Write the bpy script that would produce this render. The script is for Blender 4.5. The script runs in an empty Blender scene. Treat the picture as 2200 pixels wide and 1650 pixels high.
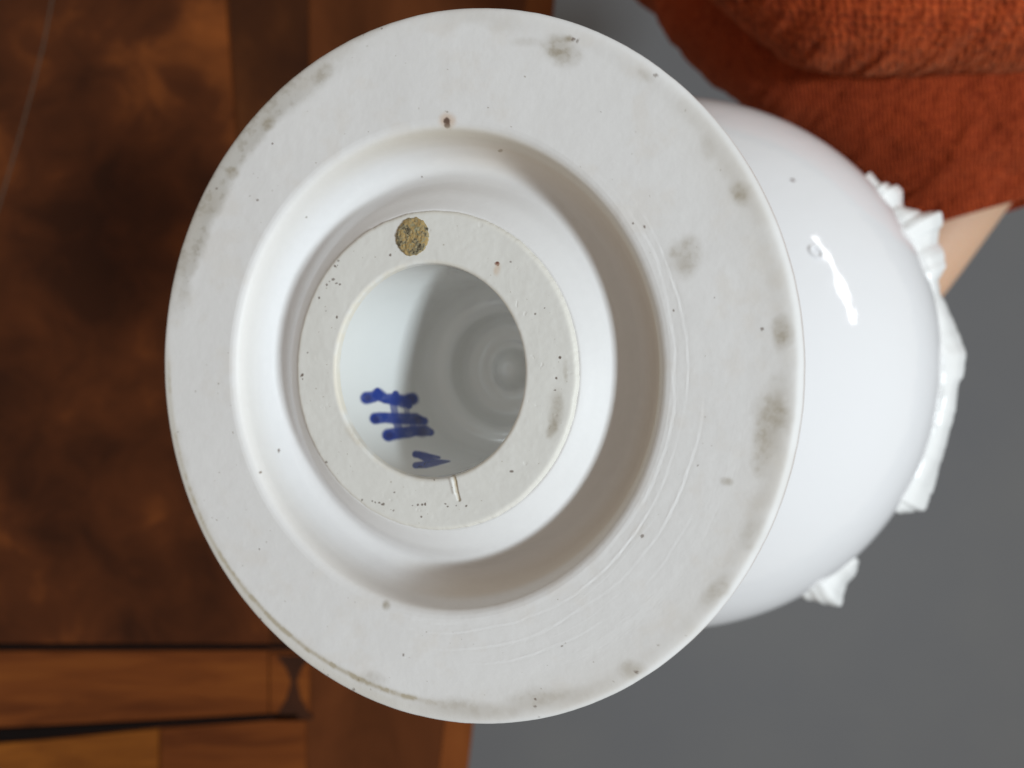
import bpy, bmesh, math, random
import numpy as np
from mathutils import Vector, Matrix

random.seed(7)
rng = np.random.default_rng(7)
SC = bpy.context.scene
COL = SC.collection

# ------------------------------------------------------------------ camera
ZC = 1.17                    # camera height above the floor, looking straight down
FPX = 1450.0                 # focal length in photograph pixels (2200 wide)
cam = bpy.data.cameras.new("camera")
cam_o = bpy.data.objects.new("camera", cam); COL.objects.link(cam_o)
cam.sensor_width = 36.0; cam.lens = 36.0 * FPX / 2200.0
cam.clip_start = 0.01; cam.clip_end = 50
cam.dof.use_dof = True
cam.dof.focus_distance = 0.091
cam.dof.aperture_fstop = cam.lens / 1.4
cam_o.location = (0, 0, ZC)
SC.camera = cam_o

# ------------------------------------------------------------------ world + lamps
w = bpy.data.worlds.new("World"); SC.world = w; w.use_nodes = True
bg = w.node_tree.nodes["Background"]
bg.inputs[0].default_value = (1.0, 0.895, 0.77, 1); bg.inputs[1].default_value = 0.33

def area_lamp(name, target, direction, dist, sx, sy, power, col, up=(0, 1, 0)):
    L = bpy.data.lights.new(name, 'AREA'); L.shape = 'RECTANGLE'; L.size = sx; L.size_y = sy
    L.energy = power; L.color = col
    o = bpy.data.objects.new(name, L); COL.objects.link(o)
    d = Vector(direction).normalized()
    z = d; x = Vector(up).cross(z).normalized(); y = z.cross(x)
    m = Matrix((x, y, z)).transposed().to_4x4()
    m.translation = Vector(target) + d * dist
    o.matrix_world = m
    return o
area_lamp("window_light", (0, 0, ZC - .1), (.548, -.245, .80), 1.6, .22, .22, 22.5, (.83, .94, 1.0))
for k, w_, p_ in ((-1, .040, .8), (1, .075, 1.7)):
    c_ = Vector((1.32, .67, .52)) + Vector((.288, -.688, .121)) * (.25 * k) - Vector((.081, .026, -.169))
    area_lamp("window_gap_light", (.081, .026, ZC - .169), c_, c_.length, w_, .37, p_, (1, 1, 1), (.288, -.688, .121))

SC.view_settings.view_transform = 'Standard'; SC.view_settings.look = 'None'
SC.view_settings.exposure = 0.07; SC.view_settings.gamma = 1
SC.cycles.max_bounces = 10; SC.cycles.diffuse_bounces = 6

# ------------------------------------------------------------------ helpers
def at(px, py, depth):
    return Vector(((px - 1100) / FPX * depth, -(py - 825) / FPX * depth, ZC - depth))

def tag(o, label=None, cat=None, group=None, kind=None):
    if label: o["label"] = label
    if cat: o["category"] = cat
    if group: o["group"] = group
    if kind: o["kind"] = kind
    return o

def link(name, me, mat, parent=None, smooth=True):
    if mat: me.materials.append(mat)
    if smooth: me.polygons.foreach_set("use_smooth", np.ones(len(me.polygons), dtype=bool))
    o = bpy.data.objects.new(name, me); COL.objects.link(o)
    if parent: o.parent = parent
    return o

def grid_mesh(name, V, closed_u=False, closed_v=False, flip=False):
    """V: (nv, nu, 3) array of points -> quad mesh (fast)."""
    nv, nu = V.shape[:2]
    idx = np.arange(nv * nu).reshape(nv, nu)
    a = idx if closed_u else idx[:, :-1]
    b = np.roll(idx, -1, 1) if closed_u else idx[:, 1:]
    if closed_v:
        q = np.stack([a, b, np.roll(b, -1, 0), np.roll(a, -1, 0)], -1)
    else:
        q = np.stack([a[:-1], b[:-1], b[1:], a[1:]], -1)
    q = q.reshape(-1, 4)
    if flip: q = q[:, ::-1]
    me = bpy.data.meshes.new(name)
    me.vertices.add(nv * nu); me.vertices.foreach_set("co", V.reshape(-1).astype(np.float32))
    me.loops.add(q.size); me.loops.foreach_set("vertex_index", q.reshape(-1).astype(np.int32))
    me.polygons.add(len(q))
    me.polygons.foreach_set("loop_start", np.arange(0, q.size, 4, dtype=np.int32))
    me.update(calc_edges=True); me.validate()
    return me

def color_attr(me, rgb):
    a = me.color_attributes.new("tint", 'FLOAT_COLOR', 'POINT')
    c = np.ones((len(rgb), 4), np.float32); c[:, :3] = rgb
    a.data.foreach_set("color", c.reshape(-1))

def hash2(ix, iy, s):
    h = (ix.astype(np.int64) * 374761393 + iy.astype(np.int64) * 668265263 + s * 974711) & 0x7fffffff
    h = ((h ^ (h >> 13)) * 1274126177) & 0x7fffffff
    return ((h ^ (h >> 16)) & 0xffff) / 65535.0
def vnoise(x, y, s=0):
    ix = np.floor(x); iy = np.floor(y); fx = x - ix; fy = y - iy
    fx = fx * fx * (3 - 2 * fx); fy = fy * fy * (3 - 2 * fy)
    a = hash2(ix, iy, s); b = hash2(ix + 1, iy, s); c = hash2(ix, iy + 1, s); d = hash2(ix + 1, iy + 1, s)
    return (a * (1 - fx) + b * fx) * (1 - fy) + (c * (1 - fx) + d * fx) * fy
def fbm(x, y, s=0, n=4):
    v = 0; a = .5; t = 0
    for i in range(n):
        v = v + a * vnoise(x * 2 ** i + 17.3 * i, y * 2 ** i - 9.1 * i, s + i); t += a; a *= .55
    return v / t
def sstep(e0, e1, x):
    t = np.clip((x - e0) / (e1 - e0), 0, 1); return t * t * (3 - 2 * t)

# ------------------------------------------------------------------ materials
def mat(name):
    m = bpy.data.materials.new(name); m.use_nodes = True
    return m, m.node_tree, m.node_tree.nodes["Principled BSDF"]
def N(t, kind, **kw):
    n = t.nodes.new(kind)
    for k, v in kw.items(): setattr(n, k, v)
    return n
def bump_noise(t, bsdf, scale, dist, strength=1.0, detail=4, coord='Object'):
    tc = N(t, "ShaderNodeTexCoord"); no = N(t, "ShaderNodeTexNoise")
    no.inputs["Scale"].default_value = scale; no.inputs["Detail"].default_value = detail
    b = N(t, "ShaderNodeBump"); b.inputs["Distance"].default_value = dist; b.inputs["Strength"].default_value = strength
    t.links.new(tc.outputs[coord], no.inputs["Vector"]); t.links.new(no.outputs["Fac"], b.inputs["Height"])
    t.links.new(b.outputs[0], bsdf.inputs["Normal"])
    return tc, no, b

def tinted(name, rough, spec=.5, bscale=900, bdist=.00004, coat=0.0):
    m, t, b = mat(name)
    at_ = N(t, "ShaderNodeAttribute", attribute_name="tint")
    t.links.new(at_.outputs["Color"], b.inputs["Base Color"])
    b.inputs["Roughness"].default_value = rough; b.inputs["Specular IOR Level"].default_value = spec
    b.inputs["Coat Weight"].default_value = coat; b.inputs["Coat Roughness"].default_value = .04
    bump_noise(t, b, bscale, bdist)
    return m
M_BISQUE = tinted("unglazed_porcelain", .55, .35, 1400, .000018)
M_CAVITY = tinted("glazed_cavity", .08, .85, 160, .00006)

M_GLAZE, t, b = mat("white_glaze")
b.inputs["Base Color"].default_value = (.76, .755, .775, 1)
b.inputs["Roughness"].default_value = .07; b.inputs["Specular IOR Level"].default_value = .5
bump_noise(t, b, 60, .00025, detail=3)

# ------------------------------------------------------------------ the vase
R = 0.05
Cw = Vector((-.262, .035, -1.904)) * R + Vector((0, 0, ZC))
nn = Vector((-.380, -.0295, 0)); nn.z = math.sqrt(1 - nn.x ** 2 - nn.y ** 2)
dz = -nn
ex = (Vector((1, 0, 0)) - dz * dz.x).normalized()
ey = dz.cross(ex)
MV = Matrix((ex, ey, dz)).transposed().to_4x4(); MV.translation = Cw
MVn = np.array(MV)
vase = bpy.data.objects.new("porcelain_vase", None); COL.objects.link(vase)
vase.matrix_world = MV; vase.empty_display_size = .02
tag(vase, "white porcelain vase tipped so its unglazed foot and blue painted mark show", "vase")

def to_px(P):
    """local vase points (..,3) in metres -> position in the photograph (to read off where a stain or mark lies)."""
    W = P @ MVn[:3, :3].T + MVn[:3, 3]
    d = ZC - W[..., 2]
    return 1100 + FPX * W[..., 0] / d, 825 - FPX * W[..., 1] / d
def local(px, py, tR=0.0):
    """photograph point -> local point on the plane t (in foot radii)."""
    r = Vector(((px - 1100) / FPX, -(py - 825) / FPX, -1)); o = Vector((0, 0, ZC))
    c = Cw + dz * (tR * R)
    k = (c - o).dot(dz) / r.dot(dz)
    return MV.inverted() @ (o + r * k)

def smooth_profile(pts, n):
    """Catmull-Rom through (rho, t) points, resampled evenly."""
    P = np.array(pts, float); P = np.vstack([2 * P[0] - P[1], P, 2 * P[-1] - P[-2]])
    out = []
    for i in range(1, len(P) - 2):
        for s in np.linspace(0, 1, 40, endpoint=False):
            a, b_, c, d = P[i - 1:i + 3]
            out.append(.5 * ((2 * b_) + (c - a) * s + (2 * a - 5 * b_ + 4 * c - d) * s * s + (3 * b_ - a - 3 * c + d) * s ** 3))
    out.append(P[-2]); out = np.array(out)
    L = np.r_[0, np.cumsum(np.linalg.norm(np.diff(out, axis=0), axis=1))]
    s = np.linspace(0, L[-1], n)
    return np.stack([np.interp(s, L, out[:, 0]), np.interp(s, L, out[:, 1])], 1)

def revolve(prof, nu):
    ph = np.linspace(0, 2 * np.pi, nu, endpoint=False)
    V = np.zeros((len(prof), nu, 3))
    V[..., 0] = prof[:, :1] * np.cos(ph); V[..., 1] = prof[:, :1] * np.sin(ph); V[..., 2] = prof[:, 1:]
    return V, ph

BISQ = np.array((.755, .745, .75))
GRIME = np.array((.36, .315, .25))
CREAM = np.array((.70, .625, .50))
def lerp(c, d, f): return c * (1 - f[..., None]) + d * f[..., None]

def polydist(px, py, pts):
    best = np.full(px.shape, 1e9)
    for (ax, ay), (bx, by) in zip(pts[:-1], pts[1:]):
        dx, dy = bx - ax, by - ay; L = dx * dx + dy * dy + 1e-9
        k = np.clip(((px - ax) * dx + (py - ay) * dy) / L, 0, 1)
        best = np.minimum(best, np.hypot(px - ax - k * dx, py - ay - k * dy))
    return best

# ---- foot: rolled rim, flat unglazed face, groove round the inner ring
face_prof = np.vstack([
    smooth_profile([(1.0, .075), (1.001, .05), (.9995, .028), (.995, .012), (.985, .003), (.97, 0), (.94, 0)], 30)[:-1],
    np.stack([np.linspace(.94, .700, 250), np.zeros(250)], 1)[:-1],
    smooth_profile([(.700, 0), (.687, .003), (.675, .012), (.667, .035), (.660, .07), (.650, .105), (.630, .142), (.598, .155), (.562, .13), (.522, .084), (.49, .059), (.468, .044), (.458, .041), (.444, .05)], 160)])
V, ph = revolve(face_prof, 1800)
PH = np.broadcast_to(ph, V.shape[:2]); RHO = np.broadcast_to(face_prof[:, :1], V.shape[:2])
deg = np.degrees(PH) % 360                     # 0 right, 90 down, 180 left, 270 up
X, Y = V[..., 0], V[..., 1]
onface = sstep(.668, .69, RHO) * sstep(1.0, .97, RHO)
# throwing rings, strongest in the lower right, and a slightly wavy rim
rings = np.zeros_like(RHO)
for r0, wd, amp, a0, a1 in [(.738, .003, 1.0, -40, 110), (.781, .0035, .8, -10, 100), (.83, .003, .9, 15, 110), (.712, .004, .7, -60, 120), (.87, .010, .5, -20, 90), (.805, .0018, .5, 30, 70), (.757, .0016, .5, 20, 60)]:
    dd = (deg + 180) % 360 - 180
    win = sstep(a0, a0 + 35, dd) * sstep(a1, a1 - 30, dd) if a1 < 300 else 1
    wob = .03 * (fbm(np.cos(PH) * 3 + r0 * 50, np.sin(PH) * 3, 5) - .5)
    rings += amp * win * sstep(.2, .75, fbm(np.cos(PH) * 3 + r0 * 90, np.sin(PH) * 3, 6)) * (.4 + vnoise(deg * .9, RHO * 300, 7)) * np.clip((RHO - r0 - wob) / wd, -1, 1) * np.exp(-((RHO - r0 - wob) / (wd * 2.2)) ** 2)
V[..., 2] += (.0007 * rings + .0028 * (fbm(X * 5, Y * 5, 3) - .5) + .0005 * (fbm(X * 38, Y * 38, 4) - .5)) * (.3 + .7 * onface)
wobr = 1 + .0022 * (fbm(np.cos(PH) * 2.2 + 4, np.sin(PH) * 2.2, 8) - .5) + .0016 * (fbm(np.cos(PH) * 22, np.sin(PH) * 22, 9) - .5) * sstep(.95, 1, RHO)
V[..., 0] *= wobr; V[..., 1] *= wobr
V *= R
px, py = to_px(V)
n1 = fbm(px / 60, py / 60, 11, 5); n2 = fbm(px / 14, py / 14, 21, 4); n3 = fbm(px / 5, py / 5, 31, 3); n4 = fbm(px / 170, py / 170, 41, 3)
col = np.broadcast_to(BISQ, V.shape).copy()
col *= (1 + .05 * (n4 - .5) + .03 * (n2 - .5))[..., None]
# faint warm / cool clouds
col = lerp(col, np.array((.68, .62, .56)), .22 * sstep(.52, .78, n1) * onface)
def blot(cx, cy, rx, ry, rot, amt, c=GRIME, grain=.3):
    global col
    a = math.radians(rot); ux = (px - cx) * math.cos(a) + (py - cy) * math.sin(a); uy = -(px - cx) * math.sin(a) + (py - cy) * math.cos(a)
    e = np.sqrt((ux / rx) ** 2 + (uy / ry) ** 2) + (n1 - .5) * .9
    f = sstep(1.05, .2, e) * (1 - grain + grain * 1.6 * sstep(.35, .75, n2) * (.6 + .8 * n3))
    col = lerp(col, np.asarray(c), np.clip(amt * f, 0, 1))
# worn dirty band on the upper-left rim
band = sstep(.885, .925, RHO + .05 * (n1 - .5)) * sstep(186, 205, deg) * sstep(262, 236, deg)
col = lerp(col, np.array((.40, .37, .325)), band * (.58 + .32 * sstep(.45, .7, n2) * (.3 + n3)))
band0 = sstep(.925, .96, RHO + .06 * (n1 - .5)) * (.25 + .75 * sstep(.45, .62, n4))
col = lerp(col, np.array((.50, .46, .41)), .30 * band0)
# dirt line along the lower-left rim
bl = sstep(186, 178, deg) * sstep(80, 100, deg)
line = np.exp(-((RHO - (.963 - .022 * sstep(150, 100, deg) + .006 * (n1 - .5))) / .0075) ** 2) * bl
col = lerp(col, np.array((.40, .34, .24)), np.clip(line * (.5 + .7 * sstep(.4, .7, n2)) * (.5 + .9 * sstep(165, 135, deg)), 0, .85))
band2 = sstep(.945, .97, RHO) * bl
col = lerp(col, np.array((.60, .56, .48)), .35 * band2)
for a in [(1205, 105, 55, 42, 20, .75), (1222, 84, 16, 12, 0, .9), (1195, 120, 26, 14, 20, .5), (1592, 415, 36, 34, 0, .8), (1472, 555, 42, 58, 15, .5), (1470, 570, 22, 24, 0, .4),
          (1680, 715, 30, 55, 0, .75), (1660, 905, 48, 110, 8, .62), (1640, 960, 34, 70, 10, .55), (1672, 880, 16, 46, 0, .5), (1562, 1035, 20, 12, 10, .6), (1540, 1270, 60, 30, -50, .45),
          (1360, 1440, 40, 26, 0, .5), (1170, 1500, 120, 30, -8, .42), (1000, 1520, 120, 26, 5, .4), (690, 160, 36, 20, -40, .5), (575, 265, 26, 16, -50, .6), (500, 372, 18, 16, 0, .6),
          (450, 440, 30, 60, 25, .35), (1385, 160, 34, 18, 40, .4), (1520, 320, 24, 34, 0, .25), (830, 1300, 14, 16, 0, .7), (800, 60, 90, 20, -25, .3), (1620, 1150, 40, 70, 20, .3),
          (800, 1455, 40, 22, 15, .35), (1130, 90, 50, 16, 0, .2)]:
    blot(*a)
haze = sstep(.84, .97, RHO) * (sstep(300, 340, deg) + sstep(100, 60, deg)).clip(0, 1) * (.3 + .9 * n4)
col = lerp(col, np.array((.56, .51, .45)), .30 * haze)
# specks
def speck(cx, cy, r, c=(.10, .05, .03), amt=.95, rough=1.6):
    global col
    sx, sy = rng.uniform(.75, 1.4, 2); r = r * .8; d = np.hypot((px - cx) * sx, (py - cy) * sy) + (n3 - .5) * r * rough; amt = amt * rng.uniform(.75, 1)
    col = lerp(col, np.asarray(c), amt * sstep(r * 1.15, r * .65, d))
blot(960, 258, 22, 22, 0, .55, (.55, .33, .17), 0.1); speck(960, 259, 12, (.075, .03, .018), .95, .5); speck(961, 270, 8, (.1, .04, .02), .9, .4)
for cx, cy, r in [(1076, 324, 5), (1637, 707, 5), (1366, 1443, 6), (1232, 84, 6), (1240, 88, 4), (1408, 162, 5), (1150, 1518, 4), (1150, 1502, 3.5), (1158, 1541, 3.5), (1379, 1152, 6),
                  (598, 968, 4), (560, 1015, 3), (1360, 480, 3.5), (1385, 487, 4), (1207, 1388, 3.5), (1447, 668, 3), (815, 55, 4), (820, 62, 4), (585, 308, 4), (553, 430, 3), (465, 405, 3),
                  (907, 380, 3), (658, 467, 3), (557, 1180, 3), (867, 1407, 3.5), (770, 1460, 3), (735, 1475, 4), (760, 1482, 3.5), (704, 1450, 3), (560, 1330, 3), (1535, 640, 2.5), (1500, 1000, 2.5), (1290, 240, 2.5)]:
    speck(cx, cy, r, (.13, .085, .06), .85)
for i in range(110):
    a = rng.uniform(0, 6.283); rr = rng.uniform(.7, .985)
    p = np.array([[[rr * math.cos(a) * R, rr * math.sin(a) * R, 0]]]); qx, qy = to_px(p)
    speck(qx[0, 0], qy[0, 0], rng.uniform(1.2, 2.4), (.30, .26, .21), rng.uniform(.3, .8))
# cream-toned turned edge of the groove (upper right); brown shadow painted into the colour of its outer right wall
edge = np.exp(-((RHO - .668) / .012) ** 2) * (.3 + .7 * sstep(225, 285, deg) * (deg < 361) + .7 * sstep(70, 20, deg))
col = lerp(col, CREAM, np.clip(.65 * edge, 0, .8))
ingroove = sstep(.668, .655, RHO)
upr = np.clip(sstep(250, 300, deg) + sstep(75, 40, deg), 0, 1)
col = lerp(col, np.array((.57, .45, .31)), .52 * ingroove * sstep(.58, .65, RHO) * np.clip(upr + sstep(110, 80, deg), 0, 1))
# thin brown line under the rim
rimline = np.exp(-((face_prof[:, 1:] - .022) / .0045) ** 2) * (RHO > .98)
col = lerp(col, np.array((.40, .30, .25)), .8 * rimline * (.5 + n1))
rimwhite = sstep(.978, .99, RHO)
col = lerp(col, np.array((.70, .70, .71)), .45 * rimwhite * (1 - rimline) * np.clip(sstep(110, 80, deg) + sstep(260, 300, deg), 0, 1))
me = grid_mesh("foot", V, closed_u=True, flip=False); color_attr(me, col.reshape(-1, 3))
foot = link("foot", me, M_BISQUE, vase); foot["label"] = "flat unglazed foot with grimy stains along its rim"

# ---- inner ring
ring_prof = np.vstack([
    smooth_profile([(.458, .062), (.4575, .042), (.4535, .032), (.447, .0285), (.438, .028)], 14)[:-1],
    np.stack([np.linspace(.438, .321, 130), np.full(130, .028)], 1)[:-1],
    smooth_profile([(.321, .028), (.315, .029), (.309, .034), (.3065, .05)], 16)])
V, ph = revolve(ring_prof, 1300)
PH = np.broadcast_to(ph, V.shape[:2]); RHO = np.broadcast_to(ring_prof[:, :1], V.shape[:2]); deg = np.degrees(PH) % 360
X, Y = V[..., 0], V[..., 1]
V[..., 2] += .003 * (fbm(X * 9, Y * 9, 51) - .5) + .0007 * (fbm(X * 60, Y * 60, 52) - .5)
pits = sstep(.80, .88, fbm(X * 45 + 3, Y * 45, 54, 3)); V[..., 2] += .0007 * pits
wobr = 1 + (.008 * (fbm(np.cos(PH) * 14, np.sin(PH) * 14, 53) - .5) + .005 * (fbm(np.cos(PH) * 40, np.sin(PH) * 40, 55) - .5)) * sstep(.43, .455, RHO)
V[..., 0] *= wobr; V[..., 1] *= wobr
V *= R
px, py = to_px(V)
# crack at the lower edge of the hole
ck = polydist(px, py, [(972, 1015), (978, 1035), (981, 1055), (986, 1074)])
V[..., 2] += R * (.005 * sstep(5, 1, ck) - .003 * np.exp(-((np.abs(polydist(px, py, [(966, 1020), (972, 1040), (976, 1058)])) - 0) / 4) ** 2))
n1 = fbm(px / 60, py / 60, 61, 5); n2 = fbm(px / 14, py / 14, 62, 4); n3 = fbm(px / 5, py / 5, 63, 3)
col = np.broadcast_to(np.array((.73, .72, .695)), V.shape).copy(); col *= (1 + .04 * (n1 - .5) + .05 * (n2 - .5))[..., None]
onface = None
col = lerp(col, CREAM, np.clip((.5 * sstep(.322, .310, RHO) * sstep(.35, .6, n1)) * (.6 + .6 * sstep(110, 170, deg) * sstep(290, 230, deg)), 0, .8))
col = lerp(col, np.array((.74, .70, .62)), .5 * sstep(.44, .455, RHO))
for a in [(1195, 880, 22, 70, 8, .6), (1185, 925, 14, 22, 30, .8), (1215, 800, 10, 40, 0, .5), (745, 840, 14, 60, -10, .35, (.5, .4, .28)), (765, 935, 16, 40, -40, .4, (.5, .42, .3)), (1068, 578, 10, 18, 10, .5, (.6, .42, .28))]:
    blot(*a)
speck(1068, 567, 7, (.24, .09, .04)); speck(1068, 564, 4, (.16, .05, .03))
for cx, cy, r in [(702, 612, 4), (708, 605, 3), (716, 600, 4), (723, 608, 3), (730, 611, 2.5), (720, 572, 3.5), (727, 560, 3), (700, 668, 2.5), (723, 682, 3), (686, 640, 2.5), (838, 548, 4), (649, 806, 3.5), (650, 814, 3), (661, 758, 2), (701, 993, 3),
                  (778, 1074, 3), (800, 1077, 4), (806, 1079, 3.5), (815, 1080, 3), (822, 1083, 3.5), (886, 1086, 3), (897, 1085, 3), (907, 1084, 4), (913, 1083, 3), (957, 1083, 3.5), (962, 1088, 3), (1002, 1086, 3), (846, 1096, 3), (905, 1110, 2.5), (847, 1058, 2.5), (933, 1031, 3.5),
                  (1100, 1013, 5), (1195, 812, 4), (1203, 768, 3.5), (1193, 838, 3.5), (1150, 674, 3), (1097, 563, 3), (1170, 662, 2.5), (980, 1086, 3), (725, 570, 2)]:
    speck(cx, cy, r, (.10, .06, .04), .9)
col = lerp(col, np.array((.42, .33, .21)), .85 * sstep(4.2, 1.2, ck) * (.35 + n2))
for i in range(60):
    a = rng.uniform(0, 6.283); rr = rng.uniform(.33, .44)
    qx, qy = to_px(np.array([[[rr * math.cos(a) * R, rr * math.sin(a) * R, .028 * R]]]))
    speck(qx[0, 0], qy[0, 0], rng.uniform(1, 2), (.32, .27, .2), .6)
me = grid_mesh("inner_ring", V, closed_u=True); color_attr(me, col.reshape(-1, 3))
link("inner_ring", me, M_BISQUE, vase)

# ---- rusty round patch of residue stuck on the inner ring
M_RUST, t, b = mat("rusty_residue")
tc = N(t, "ShaderNodeTexCoord"); no = N(t, "ShaderNodeTexNoise"); no.inputs["Scale"].default_value = 700; no.inputs["Detail"].default_value = 10; no.inputs["Roughness"].default_value = .78
cr = N(t, "ShaderNodeValToRGB"); e = cr.color_ramp.elements
e[0].position = .36; e[0].color = (.03, .02, .012, 1); e[1].position = .70; e[1].color = (.55, .44, .25, 1)
for p, c in ((.42, (.14, .11, .06, 1)), (.46, (.24, .22, .15, 1)), (.50, (.40, .28, .12, 1)), (.56, (.38, .25, .09, 1)), (.59, (.20, .22, .16, 1)), (.64, (.36, .31, .19, 1))):
    k = e.new(p); k.color = c
t.links.new(tc.outputs["Object"], no.inputs["Vector"]); t.links.new(no.outputs["Fac"], cr.inputs[0]); t.links.new(cr.outputs[0], b.inputs["Base Color"])
b.inputs["Roughness"].default_value = .85
c0 = local(886, 508, .028)
rr_ = np.linspace(0, 1, 26); ph = np.linspace(0, 2 * np.pi, 90, endpoint=False)
V = np.zeros((26, 90, 3)); rad = .00275 * (1 + .16 * (fbm(np.cos(ph) * 3, np.sin(ph) * 3, 71) - .5) + .14 * (fbm(np.cos(ph) * 12, np.sin(ph) * 12, 73) - .5))
V[..., 0] = c0.x + rr_[:, None] * np.cos(ph) * rad; V[..., 1] = c0.y + rr_[:, None] * np.sin(ph) * rad
V[..., 2] = .028 * R - .00003 - (.00026 * (1 - rr_[:, None] ** 14)) * (.2 + 1.8 * fbm(V[..., 0] * 3500, V[..., 1] * 3500, 72)) + .00012 * (rr_[:, None] > .97)
me = grid_mesh("residue_patch", V, closed_u=True, flip=True)
link("residue_patch", me, M_RUST, vase)["label"] = "round brown and green rusty patch on the inner ring"

# ---- glazed hollow with the underglaze mark
cav_prof = np.vstack([
    np.stack([np.linspace(.3065, .306, 260), np.linspace(.05, .44, 260)], 1)[:-1],
    smooth_profile([(.306, .44), (.303, .49), (.292, .53), (.262, .562), (.23, .58), (.211, .597), (.202, .625), (.192, .655), (.172, .676), (.145, .684), (.125, .686), (.112, .688), (.100, .692), (.084, .693), (.072, .686), (.06, .672), (.045, .656), (.025, .645), (.001, .642)], 240)])
V, ph = revolve(cav_prof, 900)
V *= R; px, py = to_px(V)
n2 = fbm(px / 14, py / 14, 82, 4); n1 = fbm(px / 40, py / 40, 83, 3)
col = np.broadcast_to(np.array((.79, .795, .78)), V.shape).copy()
front = (V[..., 2] < .56 * R)
BLUE = np.array((.008, .038, .27)); DKB = np.array((.007, .009, .085))
def stroke(pts, ws, dark=(), amt=1.0):
    global col
    best = np.full(px.shape, 1e9); wv = np.zeros(px.shape)
    for (a, b_, wa, wb) in zip(pts[:-1], pts[1:], ws[:-1], ws[1:]):
        dx, dy = b_[0] - a[0], b_[1] - a[1]; L = dx * dx + dy * dy + 1e-9
        k = np.clip(((px - a[0]) * dx + (py - a[1]) * dy) / L, 0, 1)
        d = np.hypot(px - a[0] - k * dx, py - a[1] - k * dy) / (wa + (wb - wa) * k)
        best = np.minimum(best, d)
    f = sstep(1.3, .66, best + .25 * (n2 - .5)) * front * amt
    col = lerp(col, BLUE * (1 + 0 * n1[..., None]), np.clip(f * (.98 + .2 * (n2 - .5)), 0, 1))
    for (cx, cy, r) in dark:
        col = lerp(col, DKB, .6 * front * sstep(r * 1.3, r * .3, np.hypot(px - cx, py - cy)))
stroke([(788, 855), (802, 853), (812, 847), (828, 857), (848, 858), (868, 862), (886, 857)], [14, 12, 13, 11, 13, 14, 14], [(790, 855, 9), (882, 860, 13)])
stroke([(812, 848), (811, 840)], [11, 6]); stroke([(850, 858), (850, 846)], [12, 7]); stroke([(876, 864), (879, 872)], [10, 7])
stroke([(806, 899), (826, 897), (848, 899), (872, 900), (892, 900), (911, 905)], [13, 12, 12, 13, 13, 9], [(808, 901, 9), (897, 902, 12)])
stroke([(845, 868), (848, 888)], [8, 8], amt=.8); stroke([(852, 904), (858, 926)], [9, 9], amt=.8); stroke([(886, 906), (888, 922)], [7, 7], amt=.7); stroke([(872, 866), (876, 896)], [6, 6], amt=.55)
stroke([(834, 935), (850, 932), (870, 929), (892, 926), (912, 925), (925, 929)], [14, 13, 13, 12, 12, 8], [(836, 936, 10), (907, 927, 14)])
stroke([(893, 976), (914, 979), (944, 983)], [8, 7, 3]); stroke([(900, 977), (916, 986), (936, 993)], [7, 8, 6]); stroke([(893, 1000), (915, 998), (940, 993), (966, 991)], [7, 8, 7, 2])
me = grid_mesh("hollow", V, closed_u=True); color_attr(me, col.reshape(-1, 3))
link("hollow", me, M_CAVITY, vase)["label"] = "glazed hollow bearing three wavy blue strokes and a small blue painter's mark"

# ---- glazed outside: spreading foot, stem, belly, shoulder, neck and lip
BT, BA, BB = 3.227, 1.824, 1.551
prof = [(1.0, .0755), (.994, .11), (.96, .17), (.86, .25), (.70, .38), (.56, .60), (.485, .88), (.47, 1.15), (.50, 1.45), (.56, 1.63)]
for a in np.linspace(18, 158, 24):
    prof.append((BA * math.sin(math.radians(a)), BT - BB * math.cos(math.radians(a))))
prof = prof[:10] + [p for p in prof[10:] if p[0] > .62]
prof += [(.60, 4.80), (.57, 5.2), (.57, 5.8), (.62, 6.2), (.72, 6.42), (.80, 6.52), (.81, 6.56), (.77, 6.57), (.66, 6.42), (.52, 6.1), (.50, 5.4), (.50, 5.0), (.01, 4.95)]
prof = smooth_profile(prof, 420)
V, ph = revolve(prof, 360); V *= R
me = grid_mesh("body", V, closed_u=True, flip=True)
link("body", me, M_GLAZE, vase)["label"] = "round glossy white glazed belly with stem and neck"

Mi = MV.inverted()
def on_body(px_, py_, lift=0.0):
    """first hit of a sight line with the belly, local coords, and the normal there."""
    o = Mi @ Vector((0, 0, ZC)); r = (Mi.to_3x3() @ Vector(((px_ - 1100) / FPX, -(py_ - 825) / FPX, -1)))
    s = Vector((1 / (BA * R), 1 / (BA * R), 1 / (BB * R)))
    o2 = o - Vector((0, 0, BT * R)); A = Vector([a * b_ for a, b_ in zip(o2, s)]); D = Vector([a * b_ for a, b_ in zip(r, s)])
    a, b_, c = D.dot(D), A.dot(D), A.dot(A) - 1
    k = (-b_ - math.sqrt(max(0, b_ * b_ - a * c))) / a
    P = o + r * k; q = P - Vector((0, 0, BT * R))
    n = Vector((q.x * s.x ** 2, q.y * s.y ** 2, q.z * s.z ** 2)).normalized()
    return P + n * lift, n

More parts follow.
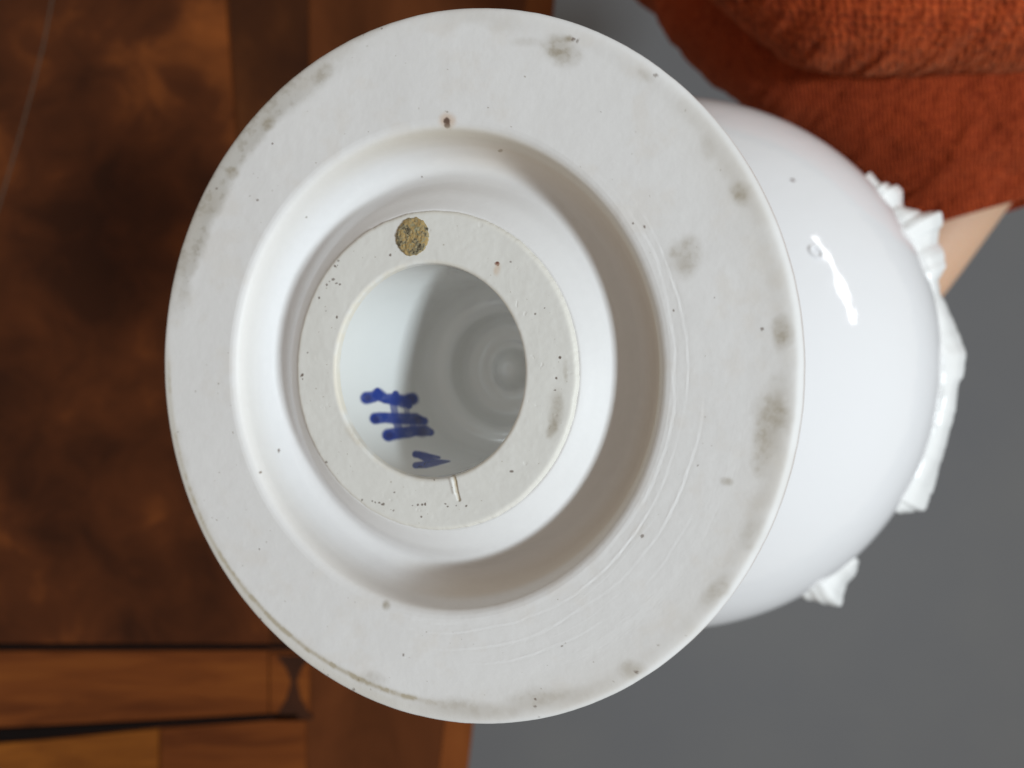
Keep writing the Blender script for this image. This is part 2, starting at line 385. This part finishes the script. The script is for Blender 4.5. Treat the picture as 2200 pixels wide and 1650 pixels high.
# little burst bubble in the glaze beside the window reflection
P, n = on_body(1752, 541)
bm = bmesh.new()
zq = Vector((0, 0, 1)).rotation_difference(n).to_matrix().to_4x4(); zq.translation = P
nu, nv = 40, 10; vs = []
for i in range(nu):
    a = 2 * math.pi * i / nu; row = []
    for j in range(nv):
        b_ = 2 * math.pi * j / nv
        rr = .00155 * (1 + .12 * math.sin(a + 1)) + .00045 * math.cos(b_)
        row.append(bm.verts.new(zq @ Vector((rr * math.cos(a) * .8, rr * math.sin(a) * 1.15, .00050 * math.sin(b_)))))
    vs.append(row)
for i in range(nu):
    for j in range(nv):
        bm.faces.new((vs[i][j], vs[(i + 1) % nu][j], vs[(i + 1) % nu][(j + 1) % nv], vs[i][(j + 1) % nv]))
me = bpy.data.meshes.new("glaze_bubble"); bm.to_mesh(me); bm.free()
link("glaze_bubble", me, M_GLAZE, vase)
M_SPECK, t, b = mat("iron_speck"); b.inputs["Base Color"].default_value = (.22, .17, .16, 1); b.inputs["Roughness"].default_value = .3
P, n = on_body(1703, 387, .00002)
bm = bmesh.new(); bmesh.ops.create_icosphere(bm, subdivisions=2, radius=.00055)
zq = Vector((0, 0, 1)).rotation_difference(n).to_matrix().to_4x4(); zq.translation = P
for v in bm.verts: v.co = zq @ Vector((v.co.x, v.co.y * 1.3, v.co.z * .12))
me = bpy.data.meshes.new("iron_speck"); bm.to_mesh(me); bm.free(); link("iron_speck", me, M_SPECK, vase)

M_LEAF, t, b = mat("leaf_glaze")
b.inputs["Base Color"].default_value = (.80, .80, .80, 1); b.inputs["Roughness"].default_value = .28
bump_noise(t, b, 200, .0002, detail=2)
# ---- applied leaves round the shoulder, each a thick ruffled blade
def near_body(px_, py_):
    """point of a sight line that passes closest to the belly (local coordinates)"""
    o = Mi @ Vector((0, 0, ZC)); d = (Mi.to_3x3() @ Vector(((px_ - 1100) / FPX, -(py_ - 825) / FPX, -1)))
    s = Vector((1 / (BA * R), 1 / (BA * R), 1 / (BB * R)))
    A = Vector([a * b_ for a, b_ in zip(o - Vector((0, 0, BT * R)), s)]); D = Vector([a * b_ for a, b_ in zip(d, s)])
    return o + d * (-A.dot(D) / D.dot(D)), d
def body_rho(tt): return BA * math.sqrt(max(0, 1 - ((tt - BT) / BB) ** 2))
def leaf(outer, ruffle, seed, label, root=.02, lean=.012, thick=.0012):
    """outer: free edge of the blade; its root is luted to the belly behind that edge"""
    nu, nv = 110, 16
    P = np.array(outer, float); L = np.r_[0, np.cumsum(np.hypot(*np.diff(P, axis=0).T))]
    s = np.linspace(0, L[-1], nu); O = np.stack([np.interp(s, L, P[:, 0]), np.interp(s, L, P[:, 1])], 1)
    un = np.linspace(0, 1, nu); win = np.minimum(1, np.minimum(un, 1 - un) * 10)
    O[:, 0] += win * (fbm(un * L[-1] / 22, un * 0, seed + 30, 3) - .5) * 9; O[:, 1] += win * (fbm(un * L[-1] / 22, un * 0 + 5, seed + 40, 3) - .5) * 9
    V = np.zeros((nv, nu, 3))
    for i in range(nu):
        u = i / (nu - 1)
        Q, d = near_body(*O[i])
        tip = Q + d * (lean + ruffle * math.sin(u * 9 + seed * 2.1) * .7 + ruffle * 1.4 * (float(fbm(np.array(u * L[-1] / 85), np.array(.3), seed, 2)) - .5))
        tt = Q.z / R + root; ph_ = math.atan2(Q.y, Q.x); rh = (body_rho(tt) - .03) * R
        base = Vector((rh * math.cos(ph_), rh * math.sin(ph_), tt * R))
        mid = (tip + base) / 2; rad = Vector((mid.x, mid.y, 0)).normalized()
        for j in range(nv):
            k = j / (nv - 1)
            q = base.lerp(tip, k) - Vector((0, 0, 1)) * (.0030 * math.sin(k * math.pi) * (.6 + .8 * float(fbm(np.array(u * L[-1] / 70), np.array(k * 1.5), seed + 9, 2))))
            V[j, i] = q
    me = grid_mesh("applied_leaf", V)
    o = link("applied_leaf", me, M_LEAF, vase)
    m_ = o.modifiers.new("thickness", 'SOLIDIFY'); m_.thickness = thick; m_.offset = 0
    s2 = o.modifiers.new("round", 'SUBSURF'); s2.levels = 1; s2.render_levels = 1
    o["label"] = label
leaf([(1868, 372), (1884, 398), (1892, 402), (1902, 396), (1912, 404), (1926, 402), (1936, 412), (1938, 428), (1934, 450), (1938, 486)], .004, 1, "small curled leaf tip nearest the sleeve")
leaf([(1926, 470), (1932, 446), (1962, 452), (1990, 462), (2021, 456), (2020, 485), (2012, 520), (2026, 548), (2028, 575), (2014, 600), (2012, 640), (2006, 680)], .006, 2, "pointed ruffled leaf in front of the bare wrist")
leaf([(1996, 600), (2012, 622), (2030, 655), (2048, 700), (2066, 735), (2072, 768), (2066, 800), (2054, 838), (2044, 900), (2030, 950), (2012, 1010), (1998, 1060), (1970, 1050)], .004, 3, "long leaf lying along the widest part of the belly")
leaf([(2006, 940), (2012, 985), (2003, 1030), (1995, 1068), (1986, 1092), (1960, 1098), (1936, 1100), (1920, 1090)], .003, 4, "short leaf tip below the long leaf")
leaf([(1830, 1190), (1842, 1205), (1834, 1235), (1812, 1256), (1806, 1300), (1776, 1294), (1728, 1280), (1716, 1270)], .004, 5, "lowest leaf standing out against the grey floor")

# ------------------------------------------------------------------ floor
M_FLOOR, t, b = mat("grey_floor")
tc = N(t, "ShaderNodeTexCoord"); no = N(t, "ShaderNodeTexNoise"); no.inputs["Scale"].default_value = 3; no.inputs["Detail"].default_value = 5
cr = N(t, "ShaderNodeValToRGB"); e = cr.color_ramp.elements
e[0].position = .3; e[0].color = (.160, .164, .178, 1); e[1].position = .7; e[1].color = (.180, .182, .188, 1)
t.links.new(tc.outputs["Object"], no.inputs["Vector"]); t.links.new(no.outputs["Fac"], cr.inputs[0]); t.links.new(cr.outputs[0], b.inputs["Base Color"])
b.inputs["Roughness"].default_value = .6; b.inputs["Specular IOR Level"].default_value = .3
bm = bmesh.new(); bmesh.ops.create_grid(bm, x_segments=8, y_segments=8, size=6)
me = bpy.data.meshes.new("floor"); bm.to_mesh(me); bm.free()
tag(link("floor", me, M_FLOOR), "plain grey floor", None, None, "structure")

# ------------------------------------------------------------------ table
TD = 0.42; TZ = ZC - TD
def wood(name, dark, mid, light, scale, lo=.34, hi=.68, stretch=(1, 1, 1), rough=.32, distort=1.2):
    m, t, b = mat(name)
    tc = N(t, "ShaderNodeTexCoord"); mp = N(t, "ShaderNodeMapping"); mp.inputs["Scale"].default_value = stretch
    n1 = N(t, "ShaderNodeTexNoise"); n1.inputs["Scale"].default_value = scale; n1.inputs["Detail"].default_value = 6; n1.inputs["Distortion"].default_value = distort; n1.inputs["Roughness"].default_value = .58
    n2 = N(t, "ShaderNodeTexNoise"); n2.inputs["Scale"].default_value = scale * .33; n2.inputs["Detail"].default_value = 3
    mx = N(t, "ShaderNodeMath", operation='ADD'); ml = N(t, "ShaderNodeMath", operation='MULTIPLY'); ml.inputs[1].default_value = .5
    cr = N(t, "ShaderNodeValToRGB"); e = cr.color_ramp.elements
    e[0].position = lo; e[0].color = (*dark, 1); e[1].position = hi; e[1].color = (*light, 1); k = e.new((lo + hi) / 2); k.color = (*mid, 1)
    t.links.new(tc.outputs["Object"], mp.inputs[0])
    for n_ in (n1, n2): t.links.new(mp.outputs[0], n_.inputs["Vector"])
    t.links.new(n1.outputs["Fac"], mx.inputs[0]); t.links.new(n2.outputs["Fac"], mx.inputs[1]); t.links.new(mx.outputs[0], ml.inputs[0])
    t.links.new(ml.outputs[0], cr.inputs[0]); t.links.new(cr.outputs[0], b.inputs["Base Color"])
    b.inputs["Roughness"].default_value = rough; b.inputs["Specular IOR Level"].default_value = .12
    return m
M_BURL = wood("burl_veneer", (.034, .0095, .0035), (.075, .020, .006), (.22, .060, .013), 26, .38, .70, distort=.5)
M_BAND = wood("banding_veneer", (.085, .021, .005), (.145, .038, .008), (.20, .058, .011), 40, .36, .66, stretch=(.3, 2.2, 1))
M_BAND2 = wood("pale_banding_veneer", (.14, .040, .006), (.21, .064, .009), (.28, .092, .012), 36, .36, .66, stretch=(.4, 2.2, 1))
M_OUTER = wood("walnut_veneer", (.060, .017, .005), (.10, .028, .008), (.14, .042, .012), 12, stretch=(1.8, .7, 1))
M_DARK = wood("dark_walnut", (.026, .008, .004), (.050, .015, .005), (.11, .033, .009), 14, distort=.3)
M_DARK2 = wood("inlay_walnut", (.026, .010, .006), (.036, .013, .007), (.055, .018, .008), 20)
M_EBONY, t, b = mat("ebony_stringing"); b.inputs["Base Color"].default_value = (.005, .003, .003, 1); b.inputs["Roughness"].default_value = .5; b.inputs["Specular IOR Level"].default_value = .08
M_EDGE = wood("edge_wood", (.13, .034, .008), (.18, .05, .011), (.22, .07, .016), 10, stretch=(3, .5, 1))

table = bpy.data.objects.new("wooden_table", None); COL.objects.link(table); table.location = (-.35, 0, 0)
tag(table, "dark polished table with burl veneer and inlaid bands below the vase", "table")
def slab(name, pts, z0, z1, m, bev=.0, label=None):
    """a flat board with the given outline (photograph points at table height), between two heights"""
    bm = bmesh.new()
    vs = []
    for p in pts:
        q = at(p[0], p[1], TD); vs.append(bm.verts.new((q.x - table.location.x, q.y, z0)))
    f = bm.faces.new(vs); bm.normal_update()
    if f.normal.z > 0: f.normal_flip()
    r = bmesh.ops.extrude_face_region(bm, geom=[f])
    for v in [g for g in r["geom"] if isinstance(g, bmesh.types.BMVert)]: v.co.z = z1
    bmesh.ops.recalc_face_normals(bm, faces=bm.faces)
    if bev: bmesh.ops.bevel(bm, geom=[e for e in bm.edges], offset=bev, segments=2, affect='EDGES')
    me = bpy.data.meshes.new(name); bm.to_mesh(me); bm.free()
    o = link(name, me, m, table, smooth=False)
    if label: o["label"] = label
    return o
T0 = TZ - .0016
slab("tabletop", [(-1700, -900), (1280, -900), (1185, 0), (1000, 1650), (905, 2480), (-1700, 2480)], TZ - .024, T0, M_OUTER, .003)
slab("edge_moulding", [(1286, -900), (1192, 0), (1006, 1650), (912, 2480), (850, 2480), (943, 1650), (1130, 0), (1225, -900)], TZ - .020, T0 + .0009, M_EDGE, .0006)
slab("burl_panel", [(-1650, -850), (430, -850), (484, 0), (560, 1000), (578, 1383), (-1650, 1378)], T0 - .001, TZ, M_BURL, 0)
slab("dark_crossband", [(440, -850), (492, 0), (568, 1000), (584, 1383), (664, 1383), (668, 1000), (662, 0), (640, -850)], T0 - .001, TZ - .0002, M_DARK)
slab("stringing_line", [(-1650, 1381), (660, 1386), (660, 1394), (-1650, 1400)], T0 - .001, TZ + .0002, M_EBONY)
slab("veneer_panel", [(-1650, 1404), (576, 1398), (576, 1532), (330, 1546), (-30, 1564), (-1650, 1640)], T0 - .001, TZ, M_BAND)
slab("stringing_line", [(-1650, 1650), (-30, 1568), (330, 1550), (576, 1536), (640, 1535), (640, 1543), (576, 1545), (330, 1562), (100, 1586), (-30, 1596), (-1650, 1700)], T0 - .001, TZ + .0002, M_EBONY)
slab("veneer_panel", [(-1650, 1704), (-30, 1600), (100, 1590), (340, 1566), (341, 2400), (-1650, 2400)], T0 - .001, TZ, M_BAND2)
slab("veneer_panel", [(346, 1566), (576, 1549), (656, 1549), (660, 2400), (347, 2400)], T0 - .001, TZ, M_BAND)
slab("veneer_panel", [(580, 1404), (664, 1404), (664, 1531), (580, 1531)], T0 - .001, TZ - .0001, M_BAND)
slab("hourglass_inlay", [(594, 1408), (668, 1408), (646, 1440), (638, 1465), (646, 1500), (672, 1545), (590, 1545), (616, 1500), (626, 1465), (616, 1438)], T0 - .001, TZ + .0002, M_DARK2)
M_SCR, t, b = mat("scratch_grey"); b.inputs["Base Color"].default_value = (.075, .055, .04, 1); b.inputs["Roughness"].default_value = .6
sc_l = [(140, -160), (112, 0), (95, 90), (70, 190), (40, 300), (8, 410), (-40, 560)]
slab("scratch", [(x - 1.6, y) for x, y in sc_l] + [(x + 1.6, y) for x, y in sc_l[::-1]], TZ - .0004, TZ + .0001, M_SCR)
# frame and legs under the top
def box(name, x0, x1, y0, y1, z0, z1, m, taper=0):
    bm = bmesh.new(); bmesh.ops.create_cube(bm, size=1)
    for v in bm.verts:
        s = 1 - (taper if v.co.z < 0 else 0)
        v.co = Vector(((x0 + x1) / 2 + v.co.x * (x1 - x0) * s - table.location.x, (y0 + y1) / 2 + v.co.y * (y1 - y0) * s, z0 if v.co.z < 0 else z1))
    bmesh.ops.bevel(bm, geom=list(bm.edges), offset=.003, segments=2, affect='EDGES')
    me = bpy.data.meshes.new(name); bm.to_mesh(me); bm.free(); return link(name, me, m, table, smooth=False)
for x, y in ((-.10, .42), (-.13, -.40), (-.75, .42), (-.75, -.40)):
    box("leg", x - .025, x + .025, y - .025, y + .025, 0, TZ - .0245, M_OUTER, .45)
box("apron", -.715, -.165, .405, .43, TZ - .11, TZ - .0245, M_OUTER); box("apron", -.715, -.165, -.415, -.39, TZ - .11, TZ - .0245, M_OUTER)
box("apron", -.115, -.095, -.365, .385, TZ - .11, TZ - .0245, M_OUTER)

# ------------------------------------------------------------------ person: forearm, hand on the neck, rust sweater
M_SKIN, t, b = mat("skin")
b.inputs["Base Color"].default_value = (.58, .36, .24, 1); b.inputs["Roughness"].default_value = .5
b.inputs["Subsurface Weight"].default_value = .12; b.inputs["Subsurface Radius"].default_value = (.01, .004, .002); b.inputs["Subsurface Scale"].default_value = .5
bump_noise(t, b, 350, .0003)

def vase_pt(rho, phi_deg, tt):
    a = math.radians(phi_deg)
    return MV @ Vector((rho * R * math.cos(a), rho * R * math.sin(a), tt * R))
sk_v, sk_e, sk_r = [], [], []
def sv(p, r, parent=None):
    sk_v.append(Vector(p)); sk_r.append(r); i = len(sk_v) - 1
    if parent is not None: sk_e.append((parent, i))
    return i
elbow = sv(at(2330, -60, .35), .040)
i = sv(at(2220, 130, .35), .037, elbow)
i = sv(at(2120, 290, .348), .031, i)
i = sv(at(2040, 420, .347), .0275, i)
i = sv(at(1943, 566, .347), .0265, i)
wr = sv(at(1850, 680, .348), .026, i)
palm = sv(vase_pt(1.25, 12, 5.45), .020, wr)
for k in range(4):
    tt = 4.98 + k * .36; rf = (.0082, .0088, .0084, .0072)[k]; lng = (.92, 1.0, .95, .82)[k]
    kn = sv(vase_pt(.88, 8, tt), rf * 1.35, palm)
    j1 = sv(vase_pt(.80, 8 + 50 * lng, tt), rf * 1.1, kn)
    j2 = sv(vase_pt(.755, 8 + 98 * lng, tt - .02), rf, j1)
    sv(vase_pt(.735, 8 + 138 * lng, tt - .04), rf * .85, j2)
tb = sv(vase_pt(1.05, -22, 5.15), .013, palm)
t1 = sv(vase_pt(.84, -58, 5.05), .0105, tb)
sv(vase_pt(.76, -105, 5.0), .0088, t1)
me = bpy.data.meshes.new("person"); me.from_pydata([tuple(v) for v in sk_v], sk_e, [])
person = bpy.data.objects.new("person", me); COL.objects.link(person); me.materials.append(M_SKIN)
sm = person.modifiers.new("skin", 'SKIN'); sm.use_smooth_shade = True
for d_, r in zip(me.skin_vertices[0].data, sk_r): d_.radius = (r, r)
me.skin_vertices[0].data[0].use_root = True
ss = person.modifiers.new("smooth", 'SUBSURF'); ss.levels = 2; ss.render_levels = 2
tag(person, "person in a rust-red knitted sweater, bare forearm reaching behind the vase to hold it", "person")

def knit(name, base, dark, light, freq, bd, bs, rib):
    m, t, b = mat(name)
    uv = N(t, "ShaderNodeUVMap"); uv.uv_map = "knit"
    mp = N(t, "ShaderNodeMapping"); t.links.new(uv.outputs[0], mp.inputs[0])
    # staggered short stitches
    vo = N(t, "ShaderNodeTexVoronoi"); vo.inputs["Scale"].default_value = 1.0; vo.inputs["Randomness"].default_value = .55
    mp.inputs["Scale"].default_value = freq
    t.links.new(mp.outputs[0], vo.inputs["Vector"])
    tc = N(t, "ShaderNodeTexCoord")
    no = N(t, "ShaderNodeTexNoise"); no.inputs["Scale"].default_value = 45; no.inputs["Detail"].default_value = 4; t.links.new(tc.outputs["Object"], no.inputs["Vector"])
    fz = N(t, "ShaderNodeTexNoise"); fz.inputs["Scale"].default_value = 2500; fz.inputs["Detail"].default_value = 2; t.links.new(tc.outputs["Object"], fz.inputs["Vector"])
    cr = N(t, "ShaderNodeValToRGB"); e = cr.color_ramp.elements
    e[0].position = .1; e[0].color = (*light, 1); e[1].position = .75; e[1].color = (*dark, 1); k = e.new(.42); k.color = (*base, 1)
    t.links.new(vo.outputs["Distance"], cr.inputs[0])
    mix = N(t, "ShaderNodeMix", data_type='RGBA', blend_type='MULTIPLY'); mix.inputs["Factor"].default_value = .5
    cr2 = N(t, "ShaderNodeValToRGB"); cr2.color_ramp.elements[0].position = .3; cr2.color_ramp.elements[0].color = (.75, .7, .7, 1); cr2.color_ramp.elements[1].position = .7; cr2.color_ramp.elements[1].color = (1.2, 1.15, 1.1, 1)
    t.links.new(no.outputs["Fac"], cr2.inputs[0]); t.links.new(cr.outputs[0], mix.inputs["A"]); t.links.new(cr2.outputs[0], mix.inputs["B"])
    t.links.new(mix.outputs["Result"], b.inputs["Base Color"])
    wv = N(t, "ShaderNodeTexWave"); wv.wave_type = 'BANDS'; wv.bands_direction = 'X'; wv.inputs["Scale"].default_value = rib; wv.inputs["Distortion"].default_value = 3.5; wv.inputs["Detail"].default_value = 2; wv.inputs["Detail Scale"].default_value = 1.2
    t.links.new(uv.outputs[0], wv.inputs["Vector"])
    b0 = N(t, "ShaderNodeBump"); b0.inputs["Distance"].default_value = .0007; b0.inputs["Strength"].default_value = .55; t.links.new(wv.outputs["Fac"], b0.inputs["Height"])
    b1 = N(t, "ShaderNodeBump", invert=True); t.links.new(b0.outputs[0], b1.inputs["Normal"]); b1.inputs["Distance"].default_value = bd; b1.inputs["Strength"].default_value = bs
    b2 = N(t, "ShaderNodeBump"); b2.inputs["Distance"].default_value = .0004; b2.inputs["Strength"].default_value = .6
    t.links.new(vo.outputs["Distance"], b1.inputs["Height"]); t.links.new(fz.outputs["Fac"], b2.inputs["Height"]); t.links.new(b1.outputs[0], b2.inputs["Normal"]); t.links.new(b2.outputs[0], b.inputs["Normal"])
    b.inputs["Roughness"].default_value = .95; b.inputs["Specular IOR Level"].default_value = .1
    b.inputs["Sheen Weight"].default_value = .25; b.inputs["Sheen Tint"].default_value = (.9, .4, .2, 1)
    return m
M_KNIT = knit("rust_knit", (.31, .046, .013), (.18, .022, .007), (.38, .062, .017), (900, 420, 1), .0005, .6, 170)
M_KNIT_FOLD = knit("rust_knit_stitches", (.40, .062, .016), (.17, .019, .005), (.46, .08, .02), (520, 330, 1), .0012, .9, 110)

def loft(name, left, right, cdepth, thick, nv, nu, folds, m, label):
    """cloth tube: per station a left and right outline point, a centre distance and a half thickness"""
    L = np.array(left, float); Rr = np.array(right, float); n = len(L)
    s = np.linspace(0, n - 1, nv)
    def cr_(A):
        A = np.asarray(A, float)
        if A.ndim == 1: A = A[:, None]
        P = np.vstack([2 * A[0] - A[1], A, 2 * A[-1] - A[-2]]); i = np.minimum(s.astype(int), n - 2); f = (s - i)[:, None]
        a, b_, c, d = P[i], P[i + 1], P[i + 2], P[i + 3]
        return .5 * (2 * b_ + (c - a) * f + (2 * a - 5 * b_ + 4 * c - d) * f ** 2 + (3 * b_ - a - 3 * c + d) * f ** 3)
    Ls, Rs, D, T = cr_(L), cr_(Rr), cr_(cdepth)[:, 0], cr_(thick)[:, 0]
    V = np.zeros((nv, nu, 3)); UV = np.zeros((nv, nu, 2))
    arc = 0
    for j in range(nv):
        a = np.array(at(Ls[j, 0], Ls[j, 1], D[j])); b_ = np.array(at(Rs[j, 0], Rs[j, 1], D[j])); c = (a + b_) / 2; h = (b_ - a) / 2
        if j: arc += np.linalg.norm(c - pc)
        pc = c
        th = np.linspace(0, 2 * np.pi, nu, endpoint=False)
        V[j] = c - np.outer(np.cos(th), h) + np.outer(np.sin(th), (0, 0, T[j]))
        UV[j, :, 0] = np.linspace(0, 1, nu) * (2 * np.linalg.norm(h) + 2 * T[j]); UV[j, :, 1] = arc
    # folds: push along the cross-section's outward direction
    c = V.mean(1, keepdims=True); out = V - c; out /= np.linalg.norm(out, axis=2, keepdims=True) + 1e-9
    V = V + out * folds(V, s / (n - 1))[..., None]
    UV[..., 0] = V[..., 0] + .5 * V[..., 2] + .006 * (fbm(V[..., 0] * 30, V[..., 1] * 30, 77) - .5) + .15 * (V[..., 1] - .1); UV[..., 1] = V[..., 1] + .7 * V[..., 2]
    me = grid_mesh(name, V, closed_u=True, flip=True)
    uvl = me.uv_layers.new(name="knit"); li = np.zeros(len(me.loops), np.int32); me.loops.foreach_get("vertex_index", li)
    uvl.data.foreach_set("uv", UV.reshape(-1, 2)[li].astype(np.float32).reshape(-1))
    o = link(name, me, m, person); o["label"] = label
    return o
def folds_a(V, v):
    x, y = V[..., 0], V[..., 1]
    f = .010 * (fbm(x * 16 + y * 10, (y - x) * 9, 91, 3) - .5) + .004 * (fbm(x * 60, y * 60, 92, 3) - .5) + .0022 * (fbm(x * 240, y * 240, 93, 2) - .5)
    crease = (y - .165) + .25 * (x - .2); f -= .006 * np.exp(-(crease / .008) ** 2)
    return f
loft("sleeve", [(1180, -260), (1290, -120), (1390, 0), (1480, 98), (1620, 212), (1760, 302), (1870, 392), (1915, 450), (1935, 488), (1944, 502), (1952, 496), (1966, 450)],
     [(2950, -420), (2930, -280), (2880, -120), (2800, 20), (2700, 130), (2560, 230), (2440, 300), (2370, 352), (2320, 396), (2292, 416), (2280, 408), (2250, 380)],
     [.345, .345, .34, .335, .33, .33, .33, .333, .335, .336, .337, .338], [.08, .08, .078, .072, .064, .056, .048, .040, .036, .034, .031, .031], 260, 360, folds_a, M_KNIT, "loose rust-red knitted sleeve ending at the wrist")
def folds_b(V, v):
    x, y = V[..., 0], V[..., 1]
    return .007 * (fbm(x * 18, y * 18, 94, 3) - .5) + .003 * (fbm(x * 70, y * 70, 95, 3) - .5) + .002 * (fbm(x * 260, y * 260, 96, 2) - .5)
low = [(1380, -190), (1480, -90), (1590, 0), (1680, 66), (1770, 112), (1880, 134), (2000, 142), (2120, 142), (2240, 138), (2400, 118), (2560, 80), (2640, 40)]
upp = [(1600, -420), (1720, -420), (1840, -400), (1920, -380), (1990, -360), (2060, -350), (2130, -345), (2210, -345), (2290, -350), (2400, -360), (2520, -370), (2600, -340)]
loft("sleeve_fold", low, upp, [.262] * 12, [.02, .036, .042, .044, .045, .046, .047, .047, .047, .045, .036, .02], 260, 300, folds_b, M_KNIT_FOLD, "upper fold of the rust-red knit overhanging the sleeve")
